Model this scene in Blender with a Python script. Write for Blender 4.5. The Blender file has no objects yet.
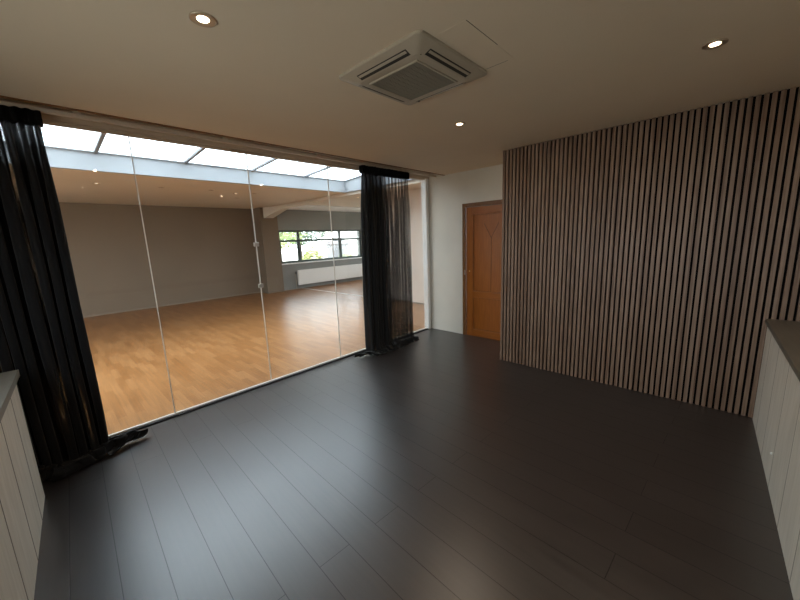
import bpy, bmesh, math, random
from mathutils import Vector, Matrix, noise as mnoise
random.seed(7)
S = bpy.context.scene
COL = S.collection
S.view_settings.view_transform = 'Standard'
S.view_settings.look = 'None'
S.view_settings.gamma = 1.0
S.view_settings.use_curve_mapping = False
S.view_settings.exposure = 0.0
S.cycles.max_bounces = 10
S.cycles.diffuse_bounces = 6
S.cycles.glossy_bounces = 4
S.cycles.transmission_bounces = 6
S.cycles.transparent_max_bounces = 24
S.cycles.caustics_reflective = False
S.cycles.caustics_refractive = False
S.cycles.sample_clamp_indirect = 6.0
S.cycles.use_denoising = True

# ------------------------------------------------------------------ materials
def mat(name, color=(.5, .5, .5), rough=.5, **kw):
    m = bpy.data.materials.new(name)
    m.use_nodes = True
    b = m.node_tree.nodes['Principled BSDF']
    b.inputs['Base Color'].default_value = (*color, 1)
    b.inputs['Roughness'].default_value = rough
    for k, v in kw.items():
        b.inputs[k.replace('_', ' ')].default_value = v
    return m

def N(m, t, **kw):
    n = m.node_tree.nodes.new(t)
    for k, v in kw.items():
        setattr(n, k, v)
    return n

def L(m, a, ao, b, bi):
    m.node_tree.links.new(a.outputs[ao], b.inputs[bi])

def bsdf(m):
    return m.node_tree.nodes['Principled BSDF']

def coords(m, scale=(1, 1, 1), rot=(0, 0, 0), loc=(0, 0, 0)):
    t = N(m, 'ShaderNodeTexCoord')
    p = N(m, 'ShaderNodeMapping')
    p.inputs['Scale'].default_value = scale
    p.inputs['Rotation'].default_value = rot
    p.inputs['Location'].default_value = loc
    L(m, t, 'Object', p, 'Vector')
    return p

def ramp(m, stops):
    r = N(m, 'ShaderNodeValToRGB')
    e = r.color_ramp.elements
    while len(e) < len(stops):
        e.new(.5)
    for i, (p, c) in enumerate(stops):
        e[i].position = p
        e[i].color = (*c, 1)
    return r

def painted(name, color, var=.06, scale=2.2, rough=.85, bump=.02):
    m = mat(name, color, rough)
    p = coords(m)
    n = N(m, 'ShaderNodeTexNoise')
    n.inputs['Scale'].default_value = scale
    n.inputs['Detail'].default_value = 4
    L(m, p, 'Vector', n, 'Vector')
    r = ramp(m, [(.3, tuple(c * (1 - var) for c in color)), (.7, tuple(min(1, c * (1 + var)) for c in color))])
    L(m, n, 'Fac', r, 'Fac')
    L(m, r, 'Color', bsdf(m), 'Base Color')
    n2 = N(m, 'ShaderNodeTexNoise')
    n2.inputs['Scale'].default_value = 160
    L(m, p, 'Vector', n2, 'Vector')
    b = N(m, 'ShaderNodeBump')
    b.inputs['Strength'].default_value = bump
    b.inputs['Distance'].default_value = .003
    L(m, n2, 'Fac', b, 'Height')
    L(m, b, 'Normal', bsdf(m), 'Normal')
    return m

def wood(name, dark, light, axis='Z', stretch=14, rough=.45, scale=5.0, bump=.08):
    m = mat(name, light, rough)
    sc = {'X': (1, stretch, stretch), 'Y': (stretch, 1, stretch), 'Z': (stretch, stretch, 1)}[axis]
    p = coords(m, sc)
    n = N(m, 'ShaderNodeTexNoise')
    n.inputs['Scale'].default_value = scale
    n.inputs['Detail'].default_value = 6
    n.inputs['Distortion'].default_value = .6
    L(m, p, 'Vector', n, 'Vector')
    r = ramp(m, [(.28, dark), (.72, light)])
    L(m, n, 'Fac', r, 'Fac')
    L(m, r, 'Color', bsdf(m), 'Base Color')
    b = N(m, 'ShaderNodeBump')
    b.inputs['Strength'].default_value = bump
    b.inputs['Distance'].default_value = .004
    L(m, n, 'Fac', b, 'Height')
    L(m, b, 'Normal', bsdf(m), 'Normal')
    return m

def plank_floor(name, c1, c2, seam, length, width, gap, rough, rot, offx, grain, bump, varamt, spec=0):
    """planks that run along Y, laid in staggered rows"""
    m = mat(name, c1, rough)
    t = N(m, 'ShaderNodeTexCoord')
    p = N(m, 'ShaderNodeMapping')
    p.inputs['Rotation'].default_value = (0, 0, math.pi / 2 + rot)
    p.inputs['Location'].default_value = (.31, offx, 0)
    L(m, t, 'Object', p, 'Vector')
    br = N(m, 'ShaderNodeTexBrick')
    br.offset = .37
    br.inputs['Scale'].default_value = 1
    br.inputs['Brick Width'].default_value = length
    br.inputs['Row Height'].default_value = width
    br.inputs['Mortar Size'].default_value = gap
    br.inputs['Mortar Smooth'].default_value = .1
    br.inputs['Bias'].default_value = 0
    br.inputs['Color1'].default_value = (*c1, 1)
    br.inputs['Color2'].default_value = (*c2, 1)
    br.inputs['Mortar'].default_value = (*seam, 1)
    L(m, p, 'Vector', br, 'Vector')
    g = N(m, 'ShaderNodeMapping')
    g.inputs['Scale'].default_value = (1.2, 22, 1)
    L(m, p, 'Vector', g, 'Vector')
    n = N(m, 'ShaderNodeTexNoise')
    n.inputs['Scale'].default_value = grain
    n.inputs['Detail'].default_value = 7
    n.inputs['Distortion'].default_value = .5
    L(m, g, 'Vector', n, 'Vector')
    r = ramp(m, [(.25, (1 - varamt,) * 3), (.75, (1 + varamt,) * 3)])
    L(m, n, 'Fac', r, 'Fac')
    mx = N(m, 'ShaderNodeMix', data_type='RGBA', blend_type='MULTIPLY')
    mx.inputs[0].default_value = 1
    L(m, br, 'Color', mx, 6)
    L(m, r, 'Color', mx, 7)
    L(m, mx, 2, bsdf(m), 'Base Color')
    if spec:
        sm = N(m, 'ShaderNodeMapRange')
        sm.inputs['To Min'].default_value = spec
        sm.inputs['To Max'].default_value = spec * .6
        L(m, br, 'Fac', sm, 'Value')
        L(m, sm, 'Result', bsdf(m), 'Specular IOR Level')
    rr = N(m, 'ShaderNodeMapRange')
    rr.inputs['To Min'].default_value = rough - .07
    rr.inputs['To Max'].default_value = rough + .07
    L(m, n, 'Fac', rr, 'Value')
    L(m, rr, 'Result', bsdf(m), 'Roughness')
    inv = N(m, 'ShaderNodeMath', operation='MULTIPLY_ADD')
    inv.inputs[1].default_value = -1
    L(m, br, 'Fac', inv, 0)
    sc = N(m, 'ShaderNodeMath', operation='MULTIPLY')
    sc.inputs[1].default_value = .25
    L(m, n, 'Fac', sc, 0)
    L(m, sc, 'Value', inv, 2)
    b = N(m, 'ShaderNodeBump')
    b.inputs['Strength'].default_value = bump
    b.inputs['Distance'].default_value = .002
    L(m, inv, 'Value', b, 'Height')
    L(m, b, 'Normal', bsdf(m), 'Normal')
    return m

def glass(name, tint=(.96, .98, .97), refl=.6, ior=1.45):
    m = bpy.data.materials.new(name)
    m.use_nodes = True
    nt = m.node_tree
    nt.nodes.remove(nt.nodes['Principled BSDF'])
    tr = N(m, 'ShaderNodeBsdfTransparent')
    tr.inputs['Color'].default_value = (*tint, 1)
    gl = N(m, 'ShaderNodeBsdfGlossy')
    gl.inputs['Roughness'].default_value = .02
    fr = N(m, 'ShaderNodeFresnel')
    fr.inputs['IOR'].default_value = ior
    k = N(m, 'ShaderNodeMath', operation='MULTIPLY')
    k.inputs[1].default_value = refl
    mx = N(m, 'ShaderNodeMixShader')
    L(m, fr, 'Fac', k, 0)
    L(m, k, 'Value', mx, 'Fac')
    L(m, tr, 'BSDF', mx, 1)
    L(m, gl, 'BSDF', mx, 2)
    L(m, mx, 'Shader', nt.nodes['Material Output'], 'Surface')
    return m

def sheer(name, color, through, streak):
    m = mat(name, color, .85)
    b = bsdf(m)
    b.inputs['Sheen Weight'].default_value = .1
    b.inputs['Specular IOR Level'].default_value = .15
    tr = N(m, 'ShaderNodeBsdfTransparent')
    mx = N(m, 'ShaderNodeMixShader')
    u = N(m, 'ShaderNodeUVMap')
    sp = N(m, 'ShaderNodeSeparateXYZ')
    L(m, u, 'UV', sp, 'Vector')
    cb = N(m, 'ShaderNodeCombineXYZ')
    a = N(m, 'ShaderNodeMath', operation='MULTIPLY')
    a.inputs[1].default_value = 60
    L(m, sp, 'X', a, 0)
    L(m, a, 'Value', cb, 'X')
    c = N(m, 'ShaderNodeMath', operation='MULTIPLY')
    c.inputs[1].default_value = 2
    L(m, sp, 'Y', c, 0)
    L(m, c, 'Value', cb, 'Y')
    n = N(m, 'ShaderNodeTexNoise')
    n.inputs['Scale'].default_value = 1
    n.inputs['Detail'].default_value = 3
    L(m, cb, 'Vector', n, 'Vector')
    den = N(m, 'ShaderNodeMapRange', interpolation_type='SMOOTHSTEP')   # cloth gathers thicker towards one side
    den.inputs['From Min'].default_value = through[2]
    den.inputs['From Max'].default_value = through[3]
    den.inputs['To Min'].default_value = through[0]
    den.inputs['To Max'].default_value = through[1]
    L(m, sp, 'X', den, 'Value')
    st = N(m, 'ShaderNodeMapRange', interpolation_type='SMOOTHSTEP')
    st.inputs['From Min'].default_value = streak[0]
    st.inputs['From Max'].default_value = streak[1]
    st.inputs['To Min'].default_value = streak[2]
    st.inputs['To Max'].default_value = streak[3]
    L(m, n, 'Fac', st, 'Value')
    fade = N(m, 'ShaderNodeMapRange')      # drawn thinnest below the heading
    fade.inputs['From Max'].default_value = .85
    fade.inputs['To Min'].default_value = 1.0
    fade.inputs['To Max'].default_value = streak[4]
    L(m, sp, 'Y', fade, 'Value')
    fm = N(m, 'ShaderNodeMath', operation='MULTIPLY')
    L(m, st, 'Result', fm, 0)
    L(m, fade, 'Result', fm, 1)
    th = N(m, 'ShaderNodeMath', operation='MULTIPLY')
    L(m, den, 'Result', th, 0)
    L(m, fm, 'Value', th, 1)
    op = N(m, 'ShaderNodeMath', operation='SUBTRACT', use_clamp=True)
    op.inputs[0].default_value = 1
    L(m, th, 'Value', op, 1)
    L(m, op, 'Value', mx, 'Fac')
    L(m, tr, 'BSDF', mx, 1)
    L(m, b, 'BSDF', mx, 2)
    L(m, mx, 'Shader', m.node_tree.nodes['Material Output'], 'Surface')
    return m

def glow(name, color, strength):
    m = mat(name, color, .4)
    b = bsdf(m)
    b.inputs['Emission Color'].default_value = (*color, 1)
    b.inputs['Emission Strength'].default_value = strength
    return m

M = {}
M['ceiling'] = painted('ceiling_paint', (.78, .68, .54), .03, 1.3)
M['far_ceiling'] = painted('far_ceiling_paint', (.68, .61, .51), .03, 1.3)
M['greige'] = painted('grey_wall_paint', (.72, .68, .60), .04)
M['taupe'] = painted('taupe_wall_paint', (.19, .142, .098), .04)
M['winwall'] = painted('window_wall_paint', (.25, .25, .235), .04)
M['pinkish'] = painted('pale_beige_wall_paint', (.74, .63, .54), .04)
M['white'] = painted('daylight_bounce_white', (.80, .80, .79), .02)  # paints the bounced daylight on the hall ceiling strip
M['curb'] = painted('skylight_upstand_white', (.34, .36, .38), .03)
M['white_metal'] = mat('white_lacquered_metal', (.86, .85, .82), .35)
M['plastic'] = mat('off_white_plastic', (.44, .395, .315), .42)
M['dark_slot'] = mat('dark_slot', (.02, .018, .015), .6)
M['rail'] = mat('beige_rail', (.66, .58, .47), .4)
M['header'] = wood('header_timber', (.50, .41, .31), (.60, .50, .39), 'X', 10)
M['floor'] = plank_floor('dark_laminate', (.018, .013, .011), (.025, .0185, .016), (.003, .0025, .002), 2.58, .169, .0019, .35, math.radians(2.6), .052, 2.4, .30, .35, .9)
M['parquet'] = plank_floor('beech_parquet', (.235, .099, .031), (.32, .150, .055), (.18, .08, .028), .42, .068, .0006, .34, 0, .0, 2.0, .12, .22)
M['alu'] = mat('brushed_metal', (.62, .61, .58), .35, Metallic=.85)
M['joint'] = mat('board_joint_brown', (.20, .17, .135), .7)
M['joint_pale'] = mat('board_joint_pale', (.38, .34, .28), .7)
M['channel'] = mat('pale_channel', (.72, .68, .62), .5)
M['skirt'] = wood('taupe_skirting', (.20, .15, .105), (.26, .20, .145), 'X', 8)
M['seal'] = mat('pale_silicone', (.74, .70, .63), .5)
M['black'] = mat('black_gasket', (.012, .012, .012), .55)
M['glass'] = glass('clear_glass', (.985, .992, .985), .35)
M['roof_glass'] = glass('roof_glazing', (.90, .93, .95), .4)
M['frame'] = mat('green_grey_window_frame', (.055, .075, .065), .45)
M['bar'] = mat('glazing_bar_grey', (.20, .21, .22), .5)
M['felt'] = mat('black_felt', (.004, .003, .003), .95, Specular_IOR_Level=.1)
M['cloth'] = sheer('black_voile', (.008, .008, .009), (.006, .006, .2, .9), (.57, .66, .5, 45, .12))
M['cloth_thin'] = sheer('black_voile_thin', (.012, .012, .012), (.03, .62, .38, .56), (.45, .66, .75, 1.5, .95))
M['tape'] = mat('black_heading_tape', (.006, .006, .006), .9, Specular_IOR_Level=.15)
M['oak'] = wood('orange_oak', (.26, .072, .006), (.38, .116, .012), 'Z', 16, .38, 4)
M['oak_x'] = wood('orange_oak_crosswise', (.26, .072, .006), (.38, .116, .012), 'Y', 16, .38, 4)
M['oak_dark'] = wood('brown_oak', (.15, .058, .012), (.23, .092, .022), 'Z', 16, .42, 4)
M['groove'] = mat('routed_groove', (.08, .03, .006), .6)
M['brass'] = mat('brass', (.70, .52, .25), .3, Metallic=.9)
M['pale_wood'] = wood('pale_grey_wood', (.66, .61, .52), (.80, .75, .66), 'Z', 10, .55, 3, .04)
M['counter_top'] = wood('dark_worktop_lit', (.19, .18, .155), (.25, .24, .21), 'Y', 10, .45, 3, .04)  # lit copy of the worktop: stronger light there put into the colour
M['counter_top_x'] = wood('dark_worktop_lengthwise', (.13, .115, .092), (.18, .16, .13), 'X', 10, .45, 3, .04)
M['bulb'] = glow('lit_led', (1.0, .80, .55), 22)
M['far_bulb'] = glow('lit_led_far', (1.0, .82, .6), 3)
M['unlit'] = mat('unlit_led', (.10, .085, .07), .4)
M['ring'] = mat('brushed_ring', (.55, .45, .34), .35, Metallic=.6)

M['floor'].node_tree.nodes['Principled BSDF'].inputs['IOR'].default_value = 1.75

def slat_material():
    m = mat('walnut_slats', (.2, .14, .1), .5)
    t = N(m, 'ShaderNodeTexCoord')
    sp = N(m, 'ShaderNodeSeparateXYZ')
    L(m, t, 'Object', sp, 'Vector')
    d = N(m, 'ShaderNodeMath', operation='DIVIDE')
    d.inputs[1].default_value = PITCH
    L(m, sp, 'Y', d, 0)
    fl = N(m, 'ShaderNodeMath', operation='FLOOR')
    L(m, d, 'Value', fl, 0)
    w = N(m, 'ShaderNodeTexWhiteNoise', noise_dimensions='1D')
    L(m, fl, 'Value', w, 'W')
    cb = N(m, 'ShaderNodeCombineXYZ')
    L(m, fl, 'Value', cb, 'X')
    mp = N(m, 'ShaderNodeMath', operation='MULTIPLY')
    mp.inputs[1].default_value = 45
    L(m, sp, 'Y', mp, 0)
    L(m, mp, 'Value', cb, 'Y')
    mz = N(m, 'ShaderNodeMath', operation='MULTIPLY')
    mz.inputs[1].default_value = 2.2
    L(m, sp, 'Z', mz, 0)
    L(m, mz, 'Value', cb, 'Z')
    n = N(m, 'ShaderNodeTexNoise')
    n.inputs['Scale'].default_value = 1.6
    n.inputs['Detail'].default_value = 5
    L(m, cb, 'Vector', n, 'Vector')
    ad = N(m, 'ShaderNodeMath', operation='MULTIPLY_ADD')
    ad.inputs[1].default_value = .35
    L(m, w, 'Value', ad, 0)
    L(m, n, 'Fac', ad, 2)
    r = ramp(m, [(.38, (.125, .068, .040)), (.62, (.185, .113, .073)), (.88, (.25, .165, .115))])
    L(m, ad, 'Value', r, 'Fac')
    L(m, r, 'Color', bsdf(m), 'Base Color')
    return m
PITCH = .040
M['slat'] = slat_material()

def board_material(name, axis, width):
    m = M['pale_wood'].copy()
    m.name = name
    return m

# ------------------------------------------------------------------ mesh tools
class MB:
    def __init__(s):
        s.bm = bmesh.new()
    def hexa(s, c8):
        v = [s.bm.verts.new(c) for c in c8]
        for f in ((0, 3, 2, 1), (4, 5, 6, 7), (0, 1, 5, 4), (1, 2, 6, 5), (2, 3, 7, 6), (3, 0, 4, 7)):
            s.bm.faces.new([v[i] for i in f])
    def box(s, a, b, taper=0):
        x0, y0, z0 = a
        x1, y1, z1 = b
        s.hexa([(x0, y0, z0), (x1, y0, z0), (x1, y1, z0), (x0, y1, z0),
                (x0, y0, z1), (x1, y0, z1), (x1, y1, z1), (x0, y1, z1)])
        return s
    def bar(s, p, q, w, d, up=(0, 0, 1)):
        p, q = Vector(p), Vector(q)
        t = (q - p).normalized()
        u = Vector(up)
        a = t.cross(u).normalized() * (w / 2)
        b = a.cross(t).normalized() * (d / 2)
        s.hexa([p - a - b, p + a - b, p + a + b, p - a + b, q - a - b, q + a - b, q + a + b, q - a + b])
        return s
    def lathe(s, prof, c=(0, 0, 0), n=32, axis='Z', caps=True):
        rings = []
        for r, h in prof:
            ring = []
            for i in range(n):
                a = 2 * math.pi * i / n
                p = (r * math.cos(a), r * math.sin(a), h)
                if axis == 'X':
                    p = (p[2], p[0], p[1])
                if axis == 'Y':
                    p = (p[0], p[2], p[1])
                ring.append(s.bm.verts.new((p[0] + c[0], p[1] + c[1], p[2] + c[2])))
            rings.append(ring)
        for a, b in zip(rings, rings[1:]):
            for i in range(n):
                s.bm.faces.new((a[i], a[(i + 1) % n], b[(i + 1) % n], b[i]))
        if caps:
            s.bm.faces.new(rings[0])
            s.bm.faces.new(rings[-1])
        return s
    def tube(s, pts, r, n=8):
        pts = [Vector(p) for p in pts]
        rings = []
        for i, p in enumerate(pts):
            t = (pts[min(i + 1, len(pts) - 1)] - pts[max(i - 1, 0)]).normalized()
            u = Vector((0, 0, 1)) if abs(t.z) < .9 else Vector((1, 0, 0))
            a = t.cross(u).normalized()
            b = t.cross(a).normalized()
            rings.append([s.bm.verts.new(p + (a * math.cos(k * 2 * math.pi / n) + b * math.sin(k * 2 * math.pi / n)) * r) for k in range(n)])
        for a, b in zip(rings, rings[1:]):
            for i in range(n):
                s.bm.faces.new((a[i], a[(i + 1) % n], b[(i + 1) % n], b[i]))
        s.bm.faces.new(rings[0])
        s.bm.faces.new(rings[-1])
        return s
    def build(s, name, m, parent=None, bevel=0, smooth=False, seg=2):
        bm = s.bm
        bmesh.ops.recalc_face_normals(bm, faces=bm.faces)
        if bevel:
            bmesh.ops.bevel(bm, geom=list(bm.edges), offset=bevel, segments=seg, affect='EDGES', profile=.6)
        me = bpy.data.meshes.new(name)
        bm.to_mesh(me)
        bm.free()
        for p in me.polygons:
            p.use_smooth = smooth
        me.materials.append(m)
        o = bpy.data.objects.new(name, me)
        COL.objects.link(o)
        if parent:
            o.parent = parent
        return o

def B(a, b):
    return MB().box(a, b)

def tag(o, label, cat, group=None, kind=None):
    if label:
        o['label'] = label
    if cat:
        o['category'] = cat
    if group:
        o['group'] = group
    if kind:
        o['kind'] = kind
    return o

def thing(name, label, cat, loc=(0, 0, 0), rz=0, group=None):
    o = bpy.data.objects.new(name, None)
    o.empty_display_size = .1
    o.location = loc
    o.rotation_euler = (0, 0, rz)
    COL.objects.link(o)
    return tag(o, label, cat, group)

def struct(mb, name, m, label=None, cat=None, bevel=0):
    o = mb.build(name, m, None, bevel)
    o['kind'] = 'structure'
    if label:
        o['label'] = label
    if cat:
        o['category'] = cat
    return o

def dup(root, loc, label, group=None, rz=None):
    r = root.copy()
    COL.objects.link(r)
    r.location = loc
    if rz is not None:
        r.rotation_euler = (0, 0, rz)
    r['label'] = label
    for ch in list(root.children):
        c = ch.copy()
        COL.objects.link(c)
        c.parent = r
        for g in list(ch.children):
            d = g.copy()
            COL.objects.link(d)
            d.parent = c
    return r

# ------------------------------------------------------------------ dimensions
H = 2.40            # ceiling of the dark floored room
H2 = 2.54           # ceiling of the bright hall behind the glass
GY = 3.47           # glass partition
XL, XD = -.78, 4.35
YB = -.86
XS = 3.663          # face of the slats
YS = 1.855          # end of the slatted wall
WY = 10.05          # window wall
HX0, HX1 = -4.0, 5.85
FX1 = 9.6

# ------------------------------------------------------------------ shell, near room
struct(B((XL - .1, YB - .1, -.12), (XD + .15, GY - .035, 0)), 'floor_near', M['floor'], 'dark brown laminate plank floor of the near room', 'floor')
struct(B((XL - .1, YB - .1, H), (XD + .15, 3.13, H + .30)), 'ceiling_near', M['ceiling'], 'flat off-white ceiling of the near room', 'ceiling')
struct(B((XL - .1, 3.13, H + .07), (XD + .15, GY + .05, H + .30)), 'ceiling_recess', M['ceiling'], 'raised ceiling slot above the curtain rail', 'ceiling')
LW = (-.55, 2.35, 1.05, 1.90)     # opening for the added, unseen daylight window over the low cabinet
w = MB()
w.box((XL - .1, YB - .1, 0), (XL, LW[0], H)).box((XL - .1, LW[1], 0), (XL, 3.13, H)).box((XL - .1, 3.13, 0), (XL, GY + .05, H + .1)).box((XL - .1, LW[0], 0), (XL, LW[1], LW[2])).box((XL - .1, LW[0], LW[3]), (XL, LW[1], H))
struct(w, 'wall_left', M['greige'], 'wall at the end of the glass partition behind the black curtain', 'wall')
struct(B((XL, YB - .1, 0), (XD, YB, H)), 'wall_back', M['greige'], 'wall behind the long low cabinet', 'wall')
w = MB()
w.box((XD, YB - .1, 0), (XD + .15, 1.89, H)).box((XD, 2.815, 0), (XD + .15, 3.13, H)).box((XD, 3.13, 0), (XD + .15, GY + .05, H + .1)).box((XD, 1.89, 1.954), (XD + .15, 2.815, H))
struct(w, 'wall_door_side', M['greige'], 'plain grey-green wall with the wooden door', 'wall')
struct(B((XS + .022, YB, 0), (XD, YS, H)), 'wall_boxed_out', M['greige'], 'boxed-out wall carrying the wooden slats', 'wall')

# slatted panelling
sl = thing('slat_wall_panel', 'walnut-coloured vertical slat panelling on black felt beside the door', 'wall panel', (XS, 0, 0))
B((.018, -.855, 0), (.0215, YS, H - .002)).build('felt_backing', M['felt'], sl)
mb = MB()
y = YS
while y - .0248 > -.85:
    mb.box((0, y - .0248, .003), (.018, y, H - .003))
    y -= PITCH
mb.build('slats', M['slat'], sl)

# ------------------------------------------------------------------ wooden door
fr = MB()
fr.box((XD - .022, 2.765, 0), (XD + .12, 2.815, 1.954)).box((XD - .022, 1.89, 0), (XD + .12, 1.94, 1.954)).box((XD - .022, 1.94, 1.90), (XD + .12, 2.765, 1.954))
d = bpy.data.objects.new('door_1', None)
COL.objects.link(d)
d['kind'] = 'structure'
d['label'] = 'orange-brown wooden panel door set beside the slatted wall'
d['category'] = 'door'
fr.build('door_frame', M['oak_dark'], d, .004)
LX = XD + .0
lf = MB()
lf.box((LX, 2.655, .008), (LX + .04, 2.756, 1.897)).box((LX, 1.943, .008), (LX + .04, 2.05, 1.897))
leaf = lf.build('stile', M['oak'], d, .003)
lr = MB()
for z0, z1 in ((.008, .105), (.60, .685), (1.80, 1.897)):
    lr.box((LX + .0005, 2.05, z0), (LX + .0395, 2.655, z1))
lr.build('rail', M['oak_x'], d, .003)
for z0, z1 in ((.105, .60), (.685, 1.80)):
    p = MB().box((LX + .014, 2.05, z0), (LX + .03, 2.655, z1))
    po = p.build('door_panel', M['oak'], d)
    gv = MB()
    gv.box((LX + .0125, 2.05, z0), (LX + .0145, 2.066, z1)).box((LX + .0125, 2.639, z0), (LX + .0145, 2.655, z1))
    gv.box((LX + .0125, 2.066, z0), (LX + .0145, 2.639, z0 + .016)).box((LX + .0125, 2.066, z1 - .016), (LX + .0145, 2.639, z1))
    gv.build('panel_groove', M['groove'], po)
    bd = MB()      # raised moulding round the panel
    for a, b in (((2.05, z0), (2.655, z0)), ((2.05, z1), (2.655, z1))):
        bd.bar((LX + .009, a[0], a[1] + (.007 if a[1] == z0 else -.007)), (LX + .009, b[0], b[1] + (.007 if b[1] == z0 else -.007)), .008, .012)
    for yy in (2.057, 2.648):
        bd.bar((LX + .009, yy, z0 + .014), (LX + .009, yy, z1 - .014), .008, .012, (1, 0, 0))
    bd.build('moulding', M['oak'], po, .002)
    if z1 > 1:
        g = MB()
        c = 2.365
        g.bar((LX + .0135, c, z0 + .014), (LX + .0135, c, 1.46), .006, .003, (1, 0, 0))
        g.bar((LX + .0135, c, 1.46), (LX + .0135, c + .11, 1.66), .006, .003, (1, 0, 0))
        g.bar((LX + .0135, c, 1.46), (LX + .0135, c - .11, 1.66), .006, .003, (1, 0, 0))
        g.build('groove', M['groove'], po)
B((XD - .026, 2.770, .93), (XD - .0215, 2.778, 1.0)).build('hinge', M['alu'], d)
MB().lathe([(.011, -.004), (.011, .002)], (LX, 2.705, .985), 16, 'X').build('keyhole_cover', M['brass'], d)
B((XD - .01, 1.94, 0), (XD + .12, 2.765, .006)).build('sill', M['oak_dark'], d)

# ------------------------------------------------------------------ glass partition
edges = [-.74, -.29, .638, 1.55, 2.49, 3.42, 4.262]
for i in range(6):
    a, b = edges[i] + .002, edges[i + 1] - .002
    g = struct(B((a, GY - .006, .022), (b, GY + .006, 2.375)), 'window_%d' % (i + 1), M['glass'],
               ['narrow frameless glass pane behind the curtain at the low cabinet', 'frameless glass pane half behind the long black curtain',
                'frameless glass pane beside the black curtain that touches the low cabinet', 'middle frameless glass pane of the partition', 'frameless glass pane in front of the far window',
                'frameless glass pane between the gathered curtain and the white post'][i], 'glass pane')
    if i < 5:
        B((b - .001, GY - .0065, .022), (b + .005, GY + .0065, 2.375)).build('silicone_joint', M['seal'], g)
    if i == 3:
        pass
    if i == 2:
        for zz in (1.495, 1.07):
            B((b - .022, GY - .012, zz - .02), (b + .026, GY + .012, zz + .02)).build('glass_clip', M['alu'], g, .003)
struct(B((XL, GY - .034, 0), (4.262, GY - .010, .014)), 'trim_1', M['black'], 'thin black edge strip under the glass', 'trim')
struct(B((XL, GY - .010, -.01), (4.262, GY + .012, .026)), 'trim_2', M['channel'], 'white floor channel of the glass partition', 'trim')
hd = MB()
hd.box((XL, GY - .045, 2.385), (XD, GY + .045, H + .07)).box((XL, GY - .03, 2.368), (4.262, GY - .008, 2.385)).box((XL, GY + .008, 2.368), (4.262, GY + .03, 2.385))
struct(hd, 'trim_3', M['header'], 'brown head channel along the top of the glass', 'trim', .002)
ps = MB()
ps.box((4.262, GY - .045, 0), (4.318, GY + .045, 2.385))
struct(ps, 'trim_4', M['white_metal'], 'white upright post closing the glass partition', 'trim', .004)
struct(B((4.318, GY - .02, 0), (XD, GY + .045, 2.385)), 'trim_5', M['bar'], 'dark upright strip between white post and wall', 'trim')
# structural infill above the glass up to the hall ceiling
struct(B((XL - 4, GY + .045, H + .0), (FX1, GY + .15, H2 + .3)), 'wall_above_glass', M['far_ceiling'], 'lintel above the glass on the hall side', 'wall')

# curtain rail
rl = thing('curtain_rail', 'slim bronze curtain rail along the ceiling slot', 'curtain rail', (1.78, 3.29, 2.40))
r = MB()
r.box((-2.55, -.016, -.012), (2.56, .016, .012))
r.build('track', M['rail'], rl, .002)
for i in range(6):
    xx = -2.4 + i * .96
    B((xx - .02, -.012, .012), (xx + .02, .012, .07)).build('bracket', M['rail'], rl)
# slim edge profile of the ceiling slot
struct(B((XL, 3.125, H - .006), (XD, 3.15, H + .07)), 'trim_6', M['oak_dark'], 'brown edge of the ceiling slot before the curtain rail', 'trim')

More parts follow.
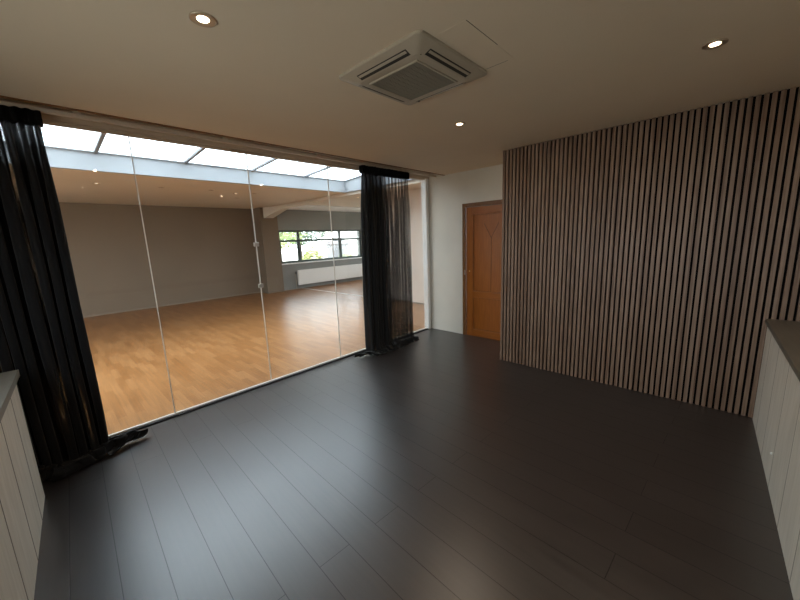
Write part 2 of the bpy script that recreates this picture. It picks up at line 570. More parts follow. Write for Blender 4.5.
# ------------------------------------------------------------------ curtains
def curtain(name, label, x0t, x1t, x0b, x1b, folds, seed, pool_front, tail, fabric, near=None):
    rnd = random.Random(seed)
    root = thing(name, label, 'curtain', ((x0t + x1t) / 2, 3.29, 0))
    ox, oy = (x0t + x1t) / 2, 3.29
    nu, nv = folds * 14, 90
    ph = [0.0]
    for i in range(nu):
        ph.append(ph[-1] + rnd.uniform(.6, 1.4))
    # smooth uneven fold spacing
    fw = [rnd.uniform(.6, 1.5) for _ in range(folds)]
    tot = sum(fw)
    starts = [0]
    for q in fw:
        starts.append(starts[-1] + q / tot)
    amp = [rnd.uniform(.7, 1.25) for _ in range(folds + 1)]
    bm = bmesh.new()
    grid = []
    zt = 2.375
    for j in range(nv + 1):
        t = j / nv
        row = []
        # length along the cloth: 2.37 hanging, rest lies on the floor
        hang = min(t / .86, 1.0)
        lay = max(0, (t - .86) / .14)
        for i in range(nu + 1):
            u = i / nu
            k = min(int(u * folds), folds - 1)
            for k in range(folds):
                if starts[k] <= u <= starts[k + 1]:
                    break
            lu = (u - starts[k]) / (starts[k + 1] - starts[k])
            a = amp[k] * (1 - lu) + amp[k + 1] * lu
            spread = .6 + .4 * hang
            A = (.052 * a) * (.35 + .65 * min(1, hang * 5)) * (1 + .35 * hang)
            yy = A * math.sin(2 * math.pi * lu)
            sx = -.016 * math.sin(4 * math.pi * lu) * min(1, hang * 4)
            e = hang ** 1.2
            xa = x0t + (x1t - x0t) * u
            xb = x0b + (x1b - x0b) * u
            x = xa * (1 - e) + xb * e + sx
            wob = .02 * mnoise.noise(Vector((u * 9, hang * 2.2, seed)))
            x += wob * hang
            yy += .03 * hang * mnoise.noise(Vector((u * 4, hang * 1.7, seed + 5)))
            z = zt * (1 - hang)
            if z < .14:        # break above the floor
                f = 1 - z / .14
                yy -= .06 * f * f
                z = max(z, .03 + .03 * mnoise.noise(Vector((u * 13, 0, seed))))
            if lay > 0:
                wv = mnoise.noise(Vector((u * 6, lay * 2.0, seed + 2)))
                w2 = mnoise.noise(Vector((u * 10, lay * 3, seed + 9)))
                out = pool_front * (.55 + .9 * abs(mnoise.noise(Vector((u * 5, 1, seed + 3)))))
                if near:
                    q = min(1, max(0, (u - near) / .12))
                    out *= .12 + .88 * q
                ang = lay * math.pi
                yy *= 1 - .75 * min(1, lay * 2.2)
                yy -= .06 + out * (1 - math.cos(ang)) * .5 - out * .0
                z = .012 + .075 * math.sin(ang) * (.55 + .9 * abs(wv)) + .02 * abs(w2) * math.sin(ang)
                x += .07 * wv * lay
                if tail:
                    side, amt = tail
                    s_ = u if side > 0 else 1 - u
                    g = max(0, (s_ - .60) / .40)
                    x += side * amt * g * g * math.sin(min(1, lay * 1.4) * math.pi / 2)
                    yy += (out * .5 + .13) * g * lay
                    z *= (1 + .1 * g)
            row.append(bm.verts.new((x - ox, yy, max(z, .006))))
        grid.append(row)
    for a, b in zip(grid, grid[1:]):
        for i in range(nu):
            bm.faces.new((a[i], a[i + 1], b[i + 1], b[i]))
    m_ = MB()
    m_.bm.free()
    m_.bm = bm
    uv = bm.loops.layers.uv.new('UVMap')
    idx = {v: (i / nu, j / nv) for j, row in enumerate(grid) for i, v in enumerate(row)}
    for f_ in bm.faces:
        for lp in f_.loops:
            lp[uv].uv = idx[lp.vert]
    m_.build('cloth', fabric, root, 0, True)
    # gathered heading band
    hb = bmesh.new()
    rows = []
    for zz, th in ((2.300, 1), (2.385, 1)):
        fr_, bk = [], []
        n = folds * 8
        for i in range(n + 1):
            u = i / n
            x = x0t - .012 + (x1t - x0t + .024) * u - ox
            dy = .012 * math.sin(u * folds * 2 * math.pi * 1.5) + .006 * mnoise.noise(Vector((u * 30, zz * 6, seed)))
            dz = .006 * mnoise.noise(Vector((u * 18, zz, seed + 4)))
            fr_.append(hb.verts.new((x, dy - .034, zz + dz)))
            bk.append(hb.verts.new((x, dy + .034, zz + dz)))
        rows.append((fr_, bk))
    (f0, b0), (f1, b1) = rows
    for i in range(len(f0) - 1):
        hb.faces.new((f0[i], f0[i + 1], f1[i + 1], f1[i]))
        hb.faces.new((b0[i + 1], b0[i], b1[i], b1[i + 1]))
        hb.faces.new((f1[i], f1[i + 1], b1[i + 1], b1[i]))
        hb.faces.new((f0[i + 1], f0[i], b0[i], b0[i + 1]))
    hb.faces.new((f0[0], f1[0], b1[0], b0[0]))
    hb.faces.new((f0[-1], b0[-1], b1[-1], f1[-1]))
    m_ = MB()
    m_.bm.free()
    m_.bm = hb
    m_.build('heading_tape', M['tape'], root, 0, False)
    return root

curtain('curtain', 'long black sheer curtain hanging at the low pale cabinet, hem trailing along the glass', -.70, .150, -.62, .155, 12, 3, .27, (1, .22), M['cloth'], .55)
curtain('curtain', 'gathered black sheer curtain near the white post and wooden door', 2.865, 3.685, 2.80, 3.655, 13, 11, .09, (-1, .20), M['cloth_thin'])

# ------------------------------------------------------------------ low cabinets
def plank_front(parent, axis, face, a0, a1, z0, z1, n, inward, off=0):
    """a row of vertical boards with fine gaps on the face; one mesh"""
    mb = MB()
    cuts = [a0]
    x = a0 + off
    while x < a1 - .03:
        if x > a0 + .03:
            cuts.append(x)
        x += n
    cuts.append(a1)
    for p, q in zip(cuts, cuts[1:]):
        if axis == 'Y':
            mb.box((face, p + .002, z0), (face + inward, q - .002, z1))
        else:
            mb.box((p + .002, face, z0), (q - .002, face + inward, z1))
    bo = mb.build('board_front', M['pale_wood'], parent)
    jn = MB()
    for p in cuts[1:-1]:
        if axis == 'Y':
            jn.box((face + inward - .004, p - .005, z0), (face + inward + .0006, p + .005, z1))
        else:
            jn.box((p - .004, face + inward - .004, z0), (p + .004, face + inward + .0006, z1))
    jn.build('board_joint', M['joint'] if axis == 'Y' else M['joint_pale'], bo)
    return bo

ca = thing('low_cabinet', 'low cabinet of pale vertical boards under a dark top, below the long black curtain', 'cabinet', (-.197, 2.945, 0), math.radians(-3.0))
B((-.40, -3.05, 0), (-.019, -.01, .765)).build('body', M['dark_slot'], ca)
plank_front(ca, 'Y', -.018, -3.05, 0, 0, .765, .35, .018, .33)
B((-.40, -3.05, .765), (.010, .105, .806)).build('worktop', M['counter_top'], ca, .003)

cb = thing('low_cabinet', 'long low cabinet of pale vertical boards under a dark top, butting against the slatted wall', 'cabinet', (XS - .004, -.290, 0), math.radians(1.6))
B((-3.2, -.44, 0), (-.012, -.020, .775)).build('body', M['dark_slot'], cb)
plank_front(cb, 'X', -.018, -3.2, -.012, 0, .775, .36, .018, .07)
B((-3.2, -.44, .775), (-.012, .014, .808)).build('worktop', M['counter_top_x'], cb, .003)
MB().lathe([(.009, 0), (.009, .004), (.004, .007)], (-.915, .0, .19), 16, 'Y').build('screw_cap', M['white_metal'], cb)

# ------------------------------------------------------------------ air conditioner
ac = thing('ceiling_air_conditioner', 'square four-way cassette air conditioner set in the ceiling', 'air conditioner', (1.60, 1.356, H))
bm = bmesh.new()
def ring(h, z, ch):
    pts = []
    for sx, sy in ((1, 1), (-1, 1), (-1, -1), (1, -1)):
        for k in range(5):
            a0 = math.atan2(sy, sx) - math.pi / 4 + k * math.pi / 8
            pts.append(bm.verts.new((sx * (h - ch) + ch * math.cos(a0), sy * (h - ch) + ch * math.sin(a0), z)))
    return pts
rs = [ring(.300, 0, .03), ring(.302, -.012, .03), ring(.298, -.016, .03), ring(.222, -.040, .02), ring(.215, -.042, .02)]
for a, b in zip(rs, rs[1:]):
    for i in range(len(a)):
        bm.faces.new((a[i], a[(i + 1) % 20], b[(i + 1) % 20], b[i]))
bm.faces.new(rs[-1])
m_ = MB(); m_.bm.free(); m_.bm = bm
m_.build('casing', M['plastic'], ac)
# intake grille
gr = MB()
gr.box((-.166, -.166, -.0435), (.166, .166, -.0405))
gp = gr.build('intake_grille', M['dark_slot'], ac)
gb = MB()
n = 26
for i in range(n + 1):
    t = -.163 + .326 * i / n
    gb.box((t - .0034, -.165, -.0485), (t + .0034, .165, -.0436))
for i in range(11):
    t = -.163 + .326 * i / 10
    gb.box((-.165, t - .0015, -.0475), (.165, t + .0015, -.0437))
gb.build('grille_bars', mat('grille_plastic', (.20, .18, .14), .5), gp)
gf = MB()
for a, b in (((-.176, -.176), (.176, -.166)), ((-.176, .166), (.176, .176)), ((-.176, -.166), (-.166, .166)), ((.166, -.166), (.176, .166))):
    gf.box((a[0], a[1], -.049), (b[0], b[1], -.0415))
gf.build('grille_frame', M['plastic'], gp, .001, seg=1)
sl_ang = math.atan2(.024, .076)
for k in range(4):
    rot = Matrix.Rotation(k * math.pi / 2, 4, 'Z')
    def slope(u, v, w):     # u along, v outward from .222, w off the slope
        x = .222 + v * math.cos(sl_ang) + w * -math.sin(sl_ang) * -1
        z = -.040 + v * math.sin(sl_ang) - w * math.cos(sl_ang)
        return rot @ Vector((x, u, z))
    def slab(mb, u0, u1, v0, v1, w0, w1):
        mb.hexa([slope(u0, v0, w0), slope(u0, v1, w0), slope(u1, v1, w0), slope(u1, v0, w0),
                 slope(u0, v0, w1), slope(u0, v1, w1), slope(u1, v1, w1), slope(u1, v0, w1)])
    s1 = MB(); slab(s1, -.178, .178, .004, .042, -.004, .0012)
    o = s1.build('air_outlet', M['dark_slot'], ac)
    s2 = MB(); slab(s2, -.172, .172, .022, .036, .0, .004)
    s2.build('flap', M['plastic'], o, .0008, seg=1)
MB().lathe([(.006, -.001), (.006, .004)], (.245, .165, -.038), 12).build('sensor', M['dark_slot'], ac)
MB().lathe([(.004, -.001), (.004, .003)], (-.195, -.215, -.041), 12).build('screw', M['dark_slot'], ac)

# access hatch in the ceiling next to the cassette
ht = thing('ceiling_access_hatch', 'flush ceiling access hatch outlined by a thin dark gap beside the air conditioner', 'hatch', (1.63, .972, H))
B((-.23, -.083, -.0008), (.228, .074, 0)).build('hatch_panel', M['ceiling'], ht)
hg = mat('hatch_gap', (.16, .13, .10), .8)
B((-.225, -.0855, -.001), (.05, -.083, 0)).build('gap', hg, ht)
B((.228, -.05, -.001), (.231, .074, 0)).build('gap', hg, ht)

# ------------------------------------------------------------------ recessed downlights
def downlight(name, label, group, x, y, z, lit, r=.05):
    o = thing(name, label, 'ceiling light', (x, y, z), 0, group)
    MB().lathe([(r * .43, -.0008), (r * .62, -.0045), (r * .9, -.006), (r, -.004), (r, 0)], n=40, caps=False).build('ring', M['ring'], o, 0, True)
    MB().lathe([(r * .44, -.0006), (r * .44, -.0022)], n=32).build('lamp', lit, o)
    return o
DL = 'recessed downlights of the near ceiling'
near = [(.609, 1.617, 'lit round recessed downlight in the ceiling, close to the glass partition and the air conditioner'),
        (2.502, .13, 'lit round recessed downlight in the ceiling above the slatted wall and long low cabinet'),
        (2.536, 1.67, 'lit small recessed downlight in the ceiling between air conditioner and wooden door')]
for i, (x, y, lb) in enumerate(near):
    if i == 0:
        d0 = downlight('ceiling_downlight', lb, DL, x, y, H, M['bulb'])
    else:
        dup(d0, (x, y, H), lb)
for (x, y) in ((.609, 1.617), (2.502, .13), (2.536, 1.67), (.609, .13)):  # last position is an added unseen lamp, light only, no fixture
    ld = bpy.data.lights.new('downlight_beam', 'AREA')
    ld.shape = 'DISK'
    ld.size = .036
    ld.energy = 3.2
    ld.color = (1, .80, .60)
    lo = bpy.data.objects.new('downlight_beam', ld)
    lo.location = (x, y, H - .008)
    COL.objects.link(lo)
DF = 'recessed downlights of the hall ceiling'
far = [(.83, 7.33, 1, 'small lit downlight in the hall ceiling, leftmost above the bare taupe wall'),
       (1.70, 7.30, 0, 'unlit downlight in the hall ceiling, second from the left end of its row'),
       (2.49, 7.23, 0, 'unlit downlight in the hall ceiling, third in its row below the skylight'),
       (3.02, 7.45, 1, 'small lit downlight in the hall ceiling seen beside the glass joint'),
       (3.33, 7.27, 0, 'unlit downlight in the hall ceiling just behind the glass joint'),
       (3.32, 8.14, 0, 'unlit downlight in the hall ceiling set deeper than the row'),
       (5.17, 6.94, 0, 'unlit downlight in the hall ceiling past the beam and skylight corner'),
       (5.71, 6.76, 1, 'small lit downlight in the hall ceiling beside the gathered curtain')]
f_on = f_off = None
for x, y, on, lb in far:
    proto = f_on if on else f_off
    if proto is None:
        o = downlight('ceiling_downlight', lb, DF, x, y, H2, M['far_bulb'] if on else M['unlit'], .05)
        if on:
            f_on = o
        else:
            f_off = o
    else:
        dup(proto, (x, y, H2), lb)

def holed(x0, x1, y0, y1, a, b, z0, z1):
    return MB().box((x0, y0, 0), (x1, a, H2)).box((x0, b, 0), (x1, y1, H2)).box((x0, a, 0), (x1, b, z0)).box((x0, a, z1), (x1, b, H2))
# ------------------------------------------------------------------ hall behind the glass
struct(B((HX0 - .1, GY - .035, -.12), (HX1 + .02, 10.6, 0)), 'floor_hall', M['parquet'], 'honey-coloured wooden parquet floor of the hall behind the glass', 'floor')
struct(B((HX1 + .02, GY + .1, -.12), (FX1 + .1, 10.6, 0)), 'floor_side_bay', M['parquet'], 'wooden floor of the side bay at the window', 'floor')
struct(B((5.845, 6.3, 0), (5.885, WY, .006)), 'trim_7', M['white_metal'], 'pale threshold strip across the hall floor', 'trim')
# ceiling with the opening for the skylight
SX0, SX1, SY0, SY1 = -2.42, 4.86, 3.80, 6.16
c = MB()
c.box((HX0 - .1, GY + .15, H2), (SX0 - .06, 10.6, H2 + .2)).box((SX1 + .06, GY + .15, H2), (FX1 + .1, 10.6, H2 + .2))
c.box((SX0 - .06, GY + .15, H2), (SX1 + .06, SY0 - .06, H2 + .2)).box((SX0 - .06, SY1 + .06, H2), (SX1 + .06, 10.6, H2 + .2))
struct(c, 'ceiling_hall', M['far_ceiling'], 'flat beige ceiling of the hall around the skylight', 'ceiling')
struct(B((5.0, 8.75, H2 - .022), (FX1, WY - .001, H2)), 'ceiling_bounce_strip', M['white'], 'lowered ceiling strip along the hall window, whitened as bounced daylight', 'ceiling')  # whiter colour stands in for window light bounced off the floor
struct(B((HX0 - .1, 10.45, 0), (4.66, 10.6, H2)), 'wall_far', M['taupe'], 'bare taupe far wall of the hall', 'wall')
struct(holed(HX0 - .1, HX0, GY + .05, 10.45, 5.6, 9.9, .85, 2.1), 'wall_hall_side', M['taupe'], 'side wall of the hall', 'wall')
struct(B((4.66, 9.95, 0), (5.18, 10.6, H2)), 'wall_pier', M['taupe'], 'wall pier between the far wall and the window', 'wall')
struct(B((HX1, GY + .05, 0), (HX1 + .12, 6.25, H2)), 'wall_hall_right', M['pinkish'], 'pale beige hall wall behind the gathered curtain', 'wall')
struct(B((XD + .15, GY + .05, 0), (HX1, GY + .15, H2)), 'wall_hall_corner', M['pinkish'], 'hall wall beside the partition end', 'wall')
struct(holed(FX1, FX1 + .1, GY + .1, 10.6, 4.6, 9.6, .85, 2.1), 'wall_side_bay', M['winwall'], 'end wall of the side bay', 'wall')
struct(B((HX1 + .12, GY + .1, 0), (FX1, GY + .2, H2)), 'wall_bay_back', M['winwall'], 'back wall of the side bay', 'wall')
WX0, WX1, WZ0, WZ1 = 5.225, 8.56, .85, 1.885
w = MB()
w.box((5.18, WY, 0), (FX1, WY + .3, WZ0)).box((5.18, WY, WZ1), (FX1, WY + .3, H2)).box((5.18, WY, WZ0), (WX0, WY + .3, WZ1)).box((WX1, WY, WZ0), (FX1, WY + .3, WZ1))
struct(w, 'wall_window_side', M['winwall'], 'grey wall holding the green framed window', 'wall')
struct(B((HX0, 10.438, 0), (4.66, 10.45, .035)), 'baseboard_far', M['skirt'], 'thin wooden skirting of the taupe far wall', 'baseboard')
struct(B((HX1 - .012, GY + .16, 0), (HX1, 6.25, .035)), 'baseboard_right', M['skirt'], 'thin wooden skirting of the pale beige wall', 'baseboard')

def added_window(n, label, x0, x1, y0, y1, z0, z1, bars):  # out-of-view windows added to bring more daylight into the hall
    w_ = bpy.data.objects.new('window_%d' % n, None)
    COL.objects.link(w_)
    w_['kind'] = 'structure'
    w_['label'] = label
    w_['category'] = 'window'
    q = .05
    xm0, xm1 = x0 + .02, x1 - .02
    f_ = MB()
    f_.box((xm0, y0, z0), (xm1, y1, z0 + q)).box((xm0, y0, z1 - q), (xm1, y1, z1))
    ys = [y0 + (y1 - y0 - q) * i / bars for i in range(bars + 1)]
    for yy in ys:
        f_.box((xm0, yy, z0 + q), (xm1, yy + q, z1 - q))
    f_.build('window_frame', M['frame'], w_)
    for p_, q_ in zip(ys, ys[1:]):
        B(((x0 + x1) / 2 - .003, p_ + q, z0 + q), ((x0 + x1) / 2 + .003, q_, z1 - q)).build('pane', M['glass'], w_)
added_window(10, 'added unseen green framed window in the end wall of the side bay, for more daylight', FX1, FX1 + .1, 4.6, 9.6, .85, 2.1, 4)
added_window(11, 'added unseen green framed window in the side wall of the hall, for more daylight', HX0 - .1, HX0, 5.6, 9.9, .85, 2.1, 4)

# beam with a haunch towards the pier
bb = MB()
bb.box((4.92, GY + .15, 2.475), (5.16, 9.95, H2))
b0 = struct(bb, 'trim_8', M['far_ceiling'], 'beige ceiling beam running from the pier beside the skylight', 'beam')
hh = MB()
hh.hexa([(4.76, 9.95, 2.24), (5.05, 9.95, 2.24), (5.10, 8.95, 2.475), (4.92, 8.95, 2.475),
         (4.76, 9.95, 2.539), (5.05, 9.95, 2.539), (5.10, 8.95, 2.539), (4.92, 8.95, 2.539)])
hh.build('haunch', M['far_ceiling'], b0)

# ------------------------------------------------------------------ skylight
def rz_(yv):
    return 2.78 + (SY1 - yv) * .055
sk = bpy.data.objects.new('window_7', None)
COL.objects.link(sk)
sk['kind'] = 'structure'
sk['label'] = 'long rectangular roof skylight with white upstand and grey glazing bars'
sk['category'] = 'skylight'
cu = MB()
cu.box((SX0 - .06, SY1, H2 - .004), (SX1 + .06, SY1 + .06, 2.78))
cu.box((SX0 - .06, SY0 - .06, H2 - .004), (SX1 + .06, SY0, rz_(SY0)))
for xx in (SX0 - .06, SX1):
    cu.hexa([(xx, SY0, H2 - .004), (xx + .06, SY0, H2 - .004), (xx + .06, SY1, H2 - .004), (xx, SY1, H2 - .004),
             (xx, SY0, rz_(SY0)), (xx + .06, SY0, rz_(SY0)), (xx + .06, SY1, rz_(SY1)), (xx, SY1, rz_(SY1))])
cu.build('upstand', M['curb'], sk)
gs = MB()
zz = .004
gs.hexa([(SX0 - .04, SY0 - .04, rz_(SY0 - .04) + zz), (SX1 + .04, SY0 - .04, rz_(SY0 - .04) + zz), (SX1 + .04, SY1 + .04, rz_(SY1 + .04) + zz), (SX0 - .04, SY1 + .04, rz_(SY1 + .04) + zz),
         (SX0 - .04, SY0 - .04, rz_(SY0 - .04) + zz + .006), (SX1 + .04, SY0 - .04, rz_(SY0 - .04) + zz + .006), (SX1 + .04, SY1 + .04, rz_(SY1 + .04) + zz + .006), (SX0 - .04, SY1 + .04, rz_(SY1 + .04) + zz + .006)])
gs.build('roof_pane', M['roof_glass'], sk)
for i in range(7):
    xx = .746 + 1.041 * (i - 3)
    if xx < SX0 + .1:
        continue
    MB().bar((xx, SY0, rz_(SY0) - .012), (xx, SY1, rz_(SY1) - .012), .042, .03).build('glazing_bar', M['bar'], sk)
MB().bar((SX0, SY1 - .012, rz_(SY1) - .010), (SX1, SY1 - .012, rz_(SY1) - .010), .02, .016).build('edge_profile', M['bar'], sk)
MB().bar((SX1 - .012, SY0, rz_(SY0) - .010), (SX1 - .012, SY1, rz_(SY1) - .010), .02, .016).build('edge_profile', M['bar'], sk)

# ------------------------------------------------------------------ hall window
wn = bpy.data.objects.new('window_8', None)
COL.objects.link(wn)
wn['kind'] = 'structure'
wn['label'] = 'wide dark green framed window in three sections above the radiator'
wn['category'] = 'window'
FY0, FY1 = WY + .05, WY + .12
f = MB()
t = .045
f.box((WX0, FY0, WZ0), (WX1, FY1, WZ0 + t)).box((WX0, FY0, WZ1 - t), (WX1, FY1, WZ1)).box((WX0, FY0, WZ0 + t), (WX0 + t, FY1, WZ1 - t)).box((WX1 - t, FY0, WZ0 + t), (WX1, FY1, WZ1 - t))
f.build('window_frame', M['frame'], wn, .004)
for xx in (5.925, 7.585):
    B((xx - .03, FY0 + .002, WZ0 + t), (xx + .03, FY1 - .002, WZ1 - t)).build('mullion', M['frame'], wn, .003)
B((WX0 + t, FY0 + .01, 1.548), (WX1 - t, FY1 - .01, 1.574)).build('transom', M['frame'], wn, .003)
for (a, b) in ((WX0 + t, 5.895), (5.955, 7.555), (7.615, WX1 - t)):
    for (z0, z1) in ((WZ0 + t, 1.548), (1.574, WZ1 - t)):
        s_ = MB()
        q = .028 if z0 < 1 else .012
        s_.box((a, FY0 + .012, z0), (b, FY1 - .012, z0 + q)).box((a, FY0 + .012, z1 - q), (b, FY1 - .012, z1)).box((a, FY0 + .012, z0 + q), (a + q, FY1 - .012, z1 - q)).box((b - q, FY0 + .012, z0 + q), (b, FY1 - .012, z1 - q))
        so = s_.build('sash', M['frame'], wn)
        B((a + q, FY0 + .03, z0 + q), (b - q, FY0 + .036, z1 - q)).build('pane', M['glass'], so)
hdl = MB().box((5.915, FY0 - .03, 1.20), (5.935, FY0 - .015, 1.32)).box((5.917, FY0 - .02, 1.22), (5.933, FY0 + .003, 1.25))
hdl.build('window_handle', M['frame'], wn, .003)
hdl = MB().box((7.575, FY0 - .03, 1.20), (7.595, FY0 - .015, 1.32)).box((7.577, FY0 - .02, 1.22), (7.593, FY0 + .003, 1.25))
hdl.build('window_handle', M['frame'], wn, .003)
B((WX0 - .02, WY - .05, WZ0 - .03), (WX1 + .02, FY0 + .01, WZ0 + .002)).build('window_sill', M['white_metal'], wn, .004)
B((WX0, FY1 - .01, WZ0 - .02), (WX1, WY + .34, WZ0 - .0)).build('outer_sill', M['bar'], wn)

# radiator
ra = thing('radiator', 'long white panel radiator on the wall below the hall window', 'radiator', (7.075, WY - .06, 0))
B((-1.37, -.05, .13), (1.37, -.035, .60)).build('front_panel', M['white_metal'], ra, .006)
B((-1.36, .02, .14), (1.36, .032, .59)).build('rear_panel', M['white_metal'], ra, .004)
fn = MB()
for i in range(90):
    xx = -1.34 + i * 2.68 / 89
    fn.box((xx - .004, -.035, .16), (xx + .004, .02, .57))
fn.build('convector_fins', M['white_metal'], ra)
B((-1.37, -.05, .6005), (1.37, .034, .612)).build('top_grille', M['white_metal'], ra, .003)
MB().tube([(-1.37, -.01, .53), (-1.42, -.01, .53), (-1.44, -.01, .50), (-1.44, -.01, .0)], .009).build('pipe', M['plastic'], ra, 0, True)
MB().lathe([(.018, -.06), (.022, -.05), (.022, -.01), (.014, 0)], (-1.44, -.012, .53), 20, 'Y').build('valve_knob', M['black'], ra, 0, True)
for xx in (-1.0, 1.0):
    B((xx - .015, .032, .2), (xx + .015, .0595, .55)).build('bracket', M['white_metal'], ra)

# unseen window over the low cabinet, added to brighten the near room
wl = bpy.data.objects.new('window_9', None)
COL.objects.link(wl)
wl['kind'] = 'structure'
wl['label'] = 'added unseen window over the low cabinet, bringing daylight into the near room'
wl['category'] = 'window'
f = MB()
q = .05
f.box((XL - .08, LW[0], LW[2]), (XL - .03, LW[1], LW[2] + q)).box((XL - .08, LW[0], LW[3] - q), (XL - .03, LW[1], LW[3]))
for yy in (LW[0], .9 - q / 2, LW[1] - q):
    f.box((XL - .08, yy, LW[2] + q), (XL - .03, yy + q, LW[3] - q))
f.build('window_frame', M['frame'], wl)
for a, b in ((LW[0] + q, .9 - q / 2), (.9 + q / 2, LW[1] - q)):
    B((XL - .058, a, LW[2] + q), (XL - .052, b, LW[3] - q)).build('pane', M['glass'], wl)

# ------------------------------------------------------------------ outdoors
M['paving'] = painted('pale_paving', (.50, .46, .40), .08, .5, .9)
M['lawn'] = painted('grass_green', (.16, .24, .05), .3, 3, .95)
def leafmat(name, a, b):
    m = mat(name, a, .6)
    p = coords(m)
    n = N(m, 'ShaderNodeTexNoise')
    n.inputs['Scale'].default_value = 6
    L(m, p, 'Vector', n, 'Vector')
    r = ramp(m, [(.35, a), (.65, b)])
    L(m, n, 'Fac', r, 'Fac')
    L(m, r, 'Color', bsdf(m), 'Base Color')
    return m
M['leaf'] = leafmat('bright_leaves', (.20, .27, .10), (.36, .42, .20))
M['leaf2'] = leafmat('deep_leaves', (.06, .10, .06), (.12, .17, .11))
M['leaf3'] = leafmat('yellow_leaves', (.34, .38, .14), (.50, .50, .25))
M['bark'] = painted('bark', (.12, .09, .06), .2, 8)
M['render'] = painted('pale_house_render', (.66, .64, .60), .04, .6)
M['tiles'] = painted('dark_roof_tiles', (.10, .09, .09), .15, 3)
M['house_glass'] = mat('dark_house_window', (.05, .06, .07), .15)
struct(B((-40, -40, -.45), (60, 60, -.35)), 'ground', M['paving'], 'pale sunlit yard outside the hall window', 'ground')

def plant(name, label, loc_, r, h, trunk, m, n, seed, group='shrubs and trees outside the window'):
    rnd = random.Random(seed)
    root = thing(name, label, 'tree' if trunk > .6 else 'shrub', loc_, 0, group)
    mb = MB()
    mb.tube([(0, 0, 0), (.03, .02, trunk * .5), (0, 0, trunk + h * .3)], .03 + .03 * trunk, 8)
    for k in range(6):
        a = k * 1.05
        mb.tube([(0, 0, trunk * .8 + .05 * k), (math.cos(a) * r * .4, math.sin(a) * r * .4, trunk + h * .45)], .018, 6)
    mb.build('trunk' if trunk > .6 else 'stem', M['bark'], root)
    lv = MB()
    for i in range(n):
        while True:
            v = Vector((rnd.uniform(-1, 1), rnd.uniform(-1, 1), rnd.uniform(-1, 1)))
            if .25 < v.length < 1:
                break
        lump = 1 + .25 * mnoise.noise(v * 2.2 + Vector((seed, 0, 0)))
        c_ = Vector((v.x * r * lump, v.y * r * lump, trunk + h / 2 + v.z * h / 2 * lump))
        s_ = rnd.uniform(.05, .11) * (1 if trunk < .6 else 1.4)
        ax = Vector((rnd.uniform(-1, 1), rnd.uniform(-1, 1), rnd.uniform(-.4, 1))).normalized()
        t1 = ax.cross(Vector((.3, .2, 1))).normalized() * s_
        t2 = ax.cross(t1).normalized() * s_ * .5
        vs = [lv.bm.verts.new(c_ + q) for q in (-t1, t2 * .9 + ax * s_ * .1, t1, -t2 * .9 + ax * s_ * .1)]
        lv.bm.faces.new(vs)
    lv.build('foliage', m, root)
    return root
plant('shrub', 'low yellow-green shrub outside the middle window section', (7.85, 12.4, -.35), .5, 1.45, .15, M['leaf3'], 900, 1)
plant('shrub', 'bright green shrub outside the window section next to the pier', (7.1, 16.4, -.35), 1.0, 1.4, .25, M['leaf'], 1300, 2)
plant('leafy_tree', 'fresh green tree top behind the window section next to the pier', (9.6, 19.5, -.35), 2.0, 2.6, 1.3, M['leaf'], 2200, 3)
plant('leafy_tree', 'deep green tree behind the middle window section', (14.2, 24.0, -.35), 1.9, 2.6, 1.5, M['leaf2'], 2200, 4)
plant('shrub', 'small green shrub in front of the pale house outside', (13.2, 17.0, -.35), .7, .9, .1, M['leaf'], 700, 5)
ho = thing('house', 'pale house with a dark roof seen through the far window', 'house', (25.5, 29, -.35), math.radians(-32))
B((-5, -3, 0), (5, 3, 3.0)).build('wall', M['render'], ho)
rf = MB()
rf.hexa([(-5.4, -3.4, 3.0), (5.4, -3.4, 3.0), (5.4, 3.4, 3.0), (-5.4, 3.4, 3.0), (-5.2, -.1, 4.8), (5.2, -.1, 4.8), (5.2, .1, 4.8), (-5.2, .1, 4.8)])
rf.build('roof', M['tiles'], ho)
for xx in (-3.4, -.6, 2.6):
    wo = B((xx - .6, -3.04, .9), (xx + .6, -2.98, 2.2)).build('window', M['white_metal'], ho)
    B((xx - .53, -3.06, .97), (xx - .03, -3.03, 2.13)).build('pane', M['house_glass'], wo)
    B((xx + .03, -3.06, .97), (xx + .53, -3.03, 2.13)).build('pane', M['house_glass'], wo)
sd = thing('garden_shed', 'small grey shed standing in the yard outside the window', 'shed', (15.9, 21.6, -.35), math.radians(-35))
B((-.8, -.6, 0), (.8, .6, 1.55)).build('wall', mat('grey_boards', (.20, .20, .21), .7), sd)
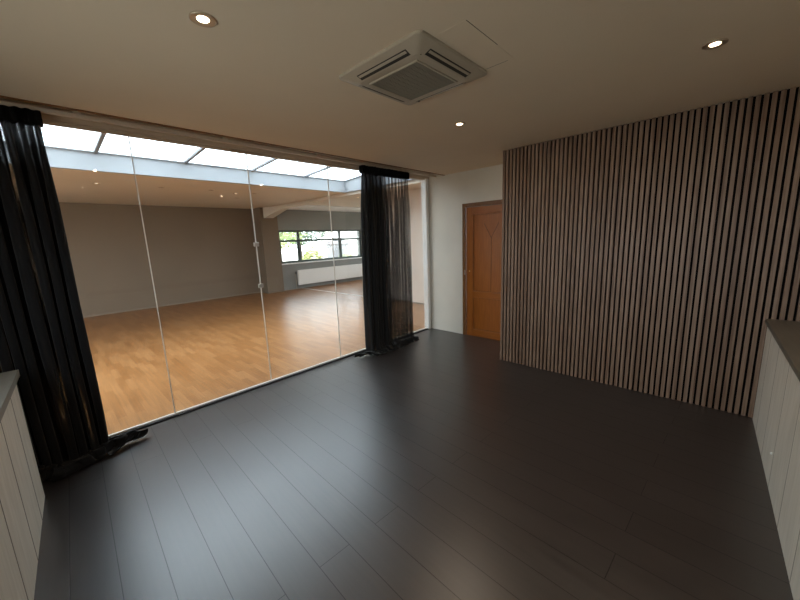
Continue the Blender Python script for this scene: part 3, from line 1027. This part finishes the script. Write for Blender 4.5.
rf = MB(); rf.hexa([(-.9, -.7, 1.55), (.9, -.7, 1.55), (.9, .7, 1.55), (-.9, .7, 1.55), (-.9, -.7, 1.62), (.9, -.7, 1.62), (.9, .7, 1.85), (-.9, .7, 1.85)])
rf.build('roof', M['tiles'], sd)
B((-.35, -.63, .05), (.35, -.6, 1.4)).build('door', mat('shed_door', (.12, .12, .13), .6), sd)

# ------------------------------------------------------------------ light
W = bpy.data.worlds.new('overcast_sky')
S.world = W
W.use_nodes = True
bg = W.node_tree.nodes['Background']
bg.inputs['Color'].default_value = (.86, .94, 1.0, 1)
bg.inputs['Strength'].default_value = 9.0
def portal(loc_, rot, sx, sy):
    ld = bpy.data.lights.new('daylight_portal', 'AREA')
    ld.shape = 'RECTANGLE'
    ld.size, ld.size_y = sx, sy
    ld.cycles.is_portal = True
    o = bpy.data.objects.new('daylight_portal', ld)
    o.location = loc_
    o.rotation_euler = rot
    COL.objects.link(o)
portal(((SX0 + SX1) / 2, (SY0 + SY1) / 2, 2.96), (0, 0, 0), SX1 - SX0 + .1, SY1 - SY0 + .1)
portal((XL - .09, (LW[0] + LW[1]) / 2, (LW[2] + LW[3]) / 2), (0, math.radians(-90), 0), LW[3] - LW[2], LW[1] - LW[0])
portal((FX1 + .12, 7.1, 1.475), (0, math.radians(90), 0), 1.25, 5.0)
portal((HX0 - .12, 7.75, 1.475), (0, math.radians(-90), 0), 1.25, 4.3)
portal(((WX0 + WX1) / 2, WY + .2, (WZ0 + WZ1) / 2), (math.radians(-90), 0, 0), WX1 - WX0, WZ1 - WZ0)

# ------------------------------------------------------------------ camera
cd = bpy.data.cameras.new('camera')
cd.sensor_width = 36
cd.lens = 340 / 800 * 36
cd.clip_start = .02
co = bpy.data.objects.new('camera', cd)
R = [[0.6846408519199282, 0.15585201391799178, -0.712023211447535], [-0.7278736108192224, 0.09485884922939072, -0.6791184030755336], [-0.03830026834556413, 0.9832151079395505, 0.17838481147249047]]
mw = Matrix(R).to_4x4()
mw.translation = (0, 0, 1.5)
co.matrix_world = mw
COL.objects.link(co)
S.camera = co
